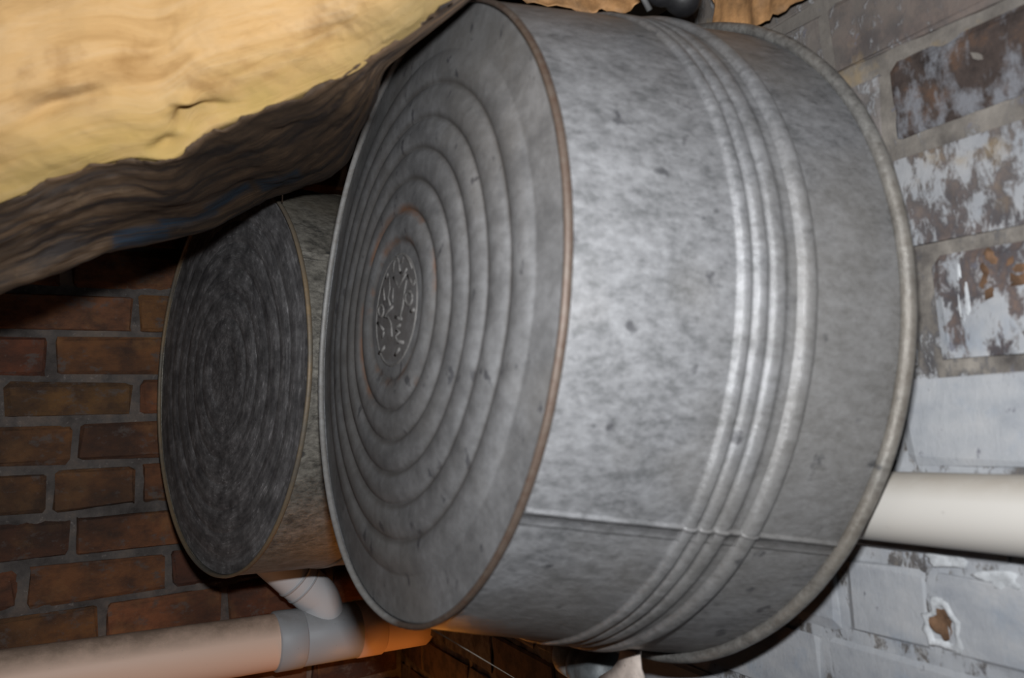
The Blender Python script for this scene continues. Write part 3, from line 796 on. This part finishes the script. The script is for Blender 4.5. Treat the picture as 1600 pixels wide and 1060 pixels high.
# torn kraft paper flaps hanging from the joists above the large tub
def flap(label, outline, depth, seed, n=26, mrows=14):
    tp = [at(p[0] - 4, -150, depth + 0.02) if depth else on_w(p[0] + 4, -60, 0.03) for p in outline]
    for p in tp: p.z = 1.6 + 0.404
    bt = [at(p[0], p[1], depth) if depth else on_w(p[0], p[1], 0.022) for p in outline]
    P = []
    for j in range(mrows + 1):
        row = []
        for i in range(n + 1):
            a = catmull(tp, i / n); b = catmull(bt, i / n); p = a.lerp(b, j / mrows)
            q = Vector((i * 0.35 + seed, j * 0.18, seed))
            p = p + (CAM_F if depth else WALL_N) * ((0.010 if depth else 0.006) * fbm(q, 1.0, 4)) + CAM_D * (0.003 * fbm(q, 2.3, 3) * (j / mrows))
            row.append(p)
        P.append(row)
    t = thing('torn_paper', label, 'paper', Matrix.Translation(bt[len(bt) // 2]))
    ti = t.matrix_world.inverted()
    bm = bmesh.new(); add_grid(bm, [[ti @ p for p in r] for r in P])
    o = obj('paper_sheet', bm, M['kraft_torn'], t)
    s_ = o.modifiers.new('thickness', 'SOLIDIFY'); s_.thickness = 0.001; s_.offset = 0
flap('torn brown paper with a ragged edge above the top of the large tub', [(770, -20), (815, -2), (850, 10), (890, 14), (925, 24), (942, 12), (972, 24), (998, 4), (1012, -20)], 0.70, 2.0)
flap('pointed flap of brown paper in front of the grey upper brick', [(1116, 30), (1119, 50), (1150, 54), (1185, 40), (1215, 26), (1250, 2), (1290, -24)], 0, 6.0)

# black rubber grip on top of the large tub
rg = body_radius(0.66, r0, r1, BEADS)
ga = math.radians(angle_at(mb, 1048, 40, rg, hh * 0.34))
gn = (mb.to_3x3() @ Vector((math.cos(ga), math.sin(ga), 0))).normalized()
gc = mb @ Vector((rg * math.cos(ga), rg * math.sin(ga), hh * 0.34)) + gn * 0.0165
gd = (-BIG_A + Vector((0, -0.1, 0.12))).normalized()
g0, g1 = gc - gd * 0.024, gc + gd * 0.012
grip = thing('rubber_grip', 'black rounded rubber grip with blue collar on top of large tub', 'grip', axis_matrix(g0, g1 - g0))
Lg = (g1 - g0).length
bm = bmesh.new(); add_lathe(bm, [(0, -0.004), (0.006, -0.003), (0.0095, 0.002), (0.010, Lg * 0.25), (0.0092, Lg * 0.4), (0.0125, Lg * 0.52), (0.0155, Lg * 0.72), (0.0150, Lg * 0.9), (0.011, Lg * 1.05), (0.004, Lg * 1.12), (0, Lg * 1.125)], 32); bmesh.ops.recalc_face_normals(bm, faces=bm.faces[:])
obj('grip_body', bm, M['black_rubber'], grip)
gi = grip.matrix_world.inverted()
lift = gn * 0.006
bm = bmesh.new(); add_tube(bm, [gi @ (g0 + gn * 0.030 - CAM_R * 0.004), gi @ (g0 + gn * 0.016 - CAM_R * 0.004), gi @ (g0 + lift)], 0.0055, 12); obj('collar', bm, M['blue_plastic'], grip)
bm = bmesh.new(); add_tube(bm, [gi @ (g0 + gn * 0.024 - CAM_R * 0.030), gi @ (g0 + gn * 0.002 - CAM_R * 0.012), gi @ (g0 - gn * 0.0135 + CAM_R * 0.0015)], 0.0024, 10); obj('steel_rod', bm, M['steel'], grip)

# cobweb strands and a dry stem
def strand(name, label, cat, pts, r, mat):
    bm = bmesh.new(); o0 = pts[0]
    add_tube(bm, [p - o0 for p in pts], r, 6)
    o = obj(name, bm, mat); o.location = o0; return tag(o, label, cat)
strand('cobweb_strand', 'thin pale cobweb thread hanging from batt above the smaller tub', 'cobweb', [at(447, 238, 0.78), at(443, 262, 0.81), at(442, 290, 0.86), at(441, 316, 0.945)], 0.0007, M['web'])
strand('cobweb_strand', 'thin cobweb thread slanting across dark wall below the large tub', 'cobweb', [at(676, 984, 0.62), at(740, 1022, 0.72), at(800, 1058, 0.80), on_w(840, 1084, 0.012)], 0.0004, M['web'])
strand('dry_stem', 'thin brown stem stuck in the face of the yellow batt', 'stem', [at(357, -30, 0.545), at(361, 20, 0.553), at(364, 45, 0.557), at(373, 76, 0.560)], 0.0011, M['stem'])
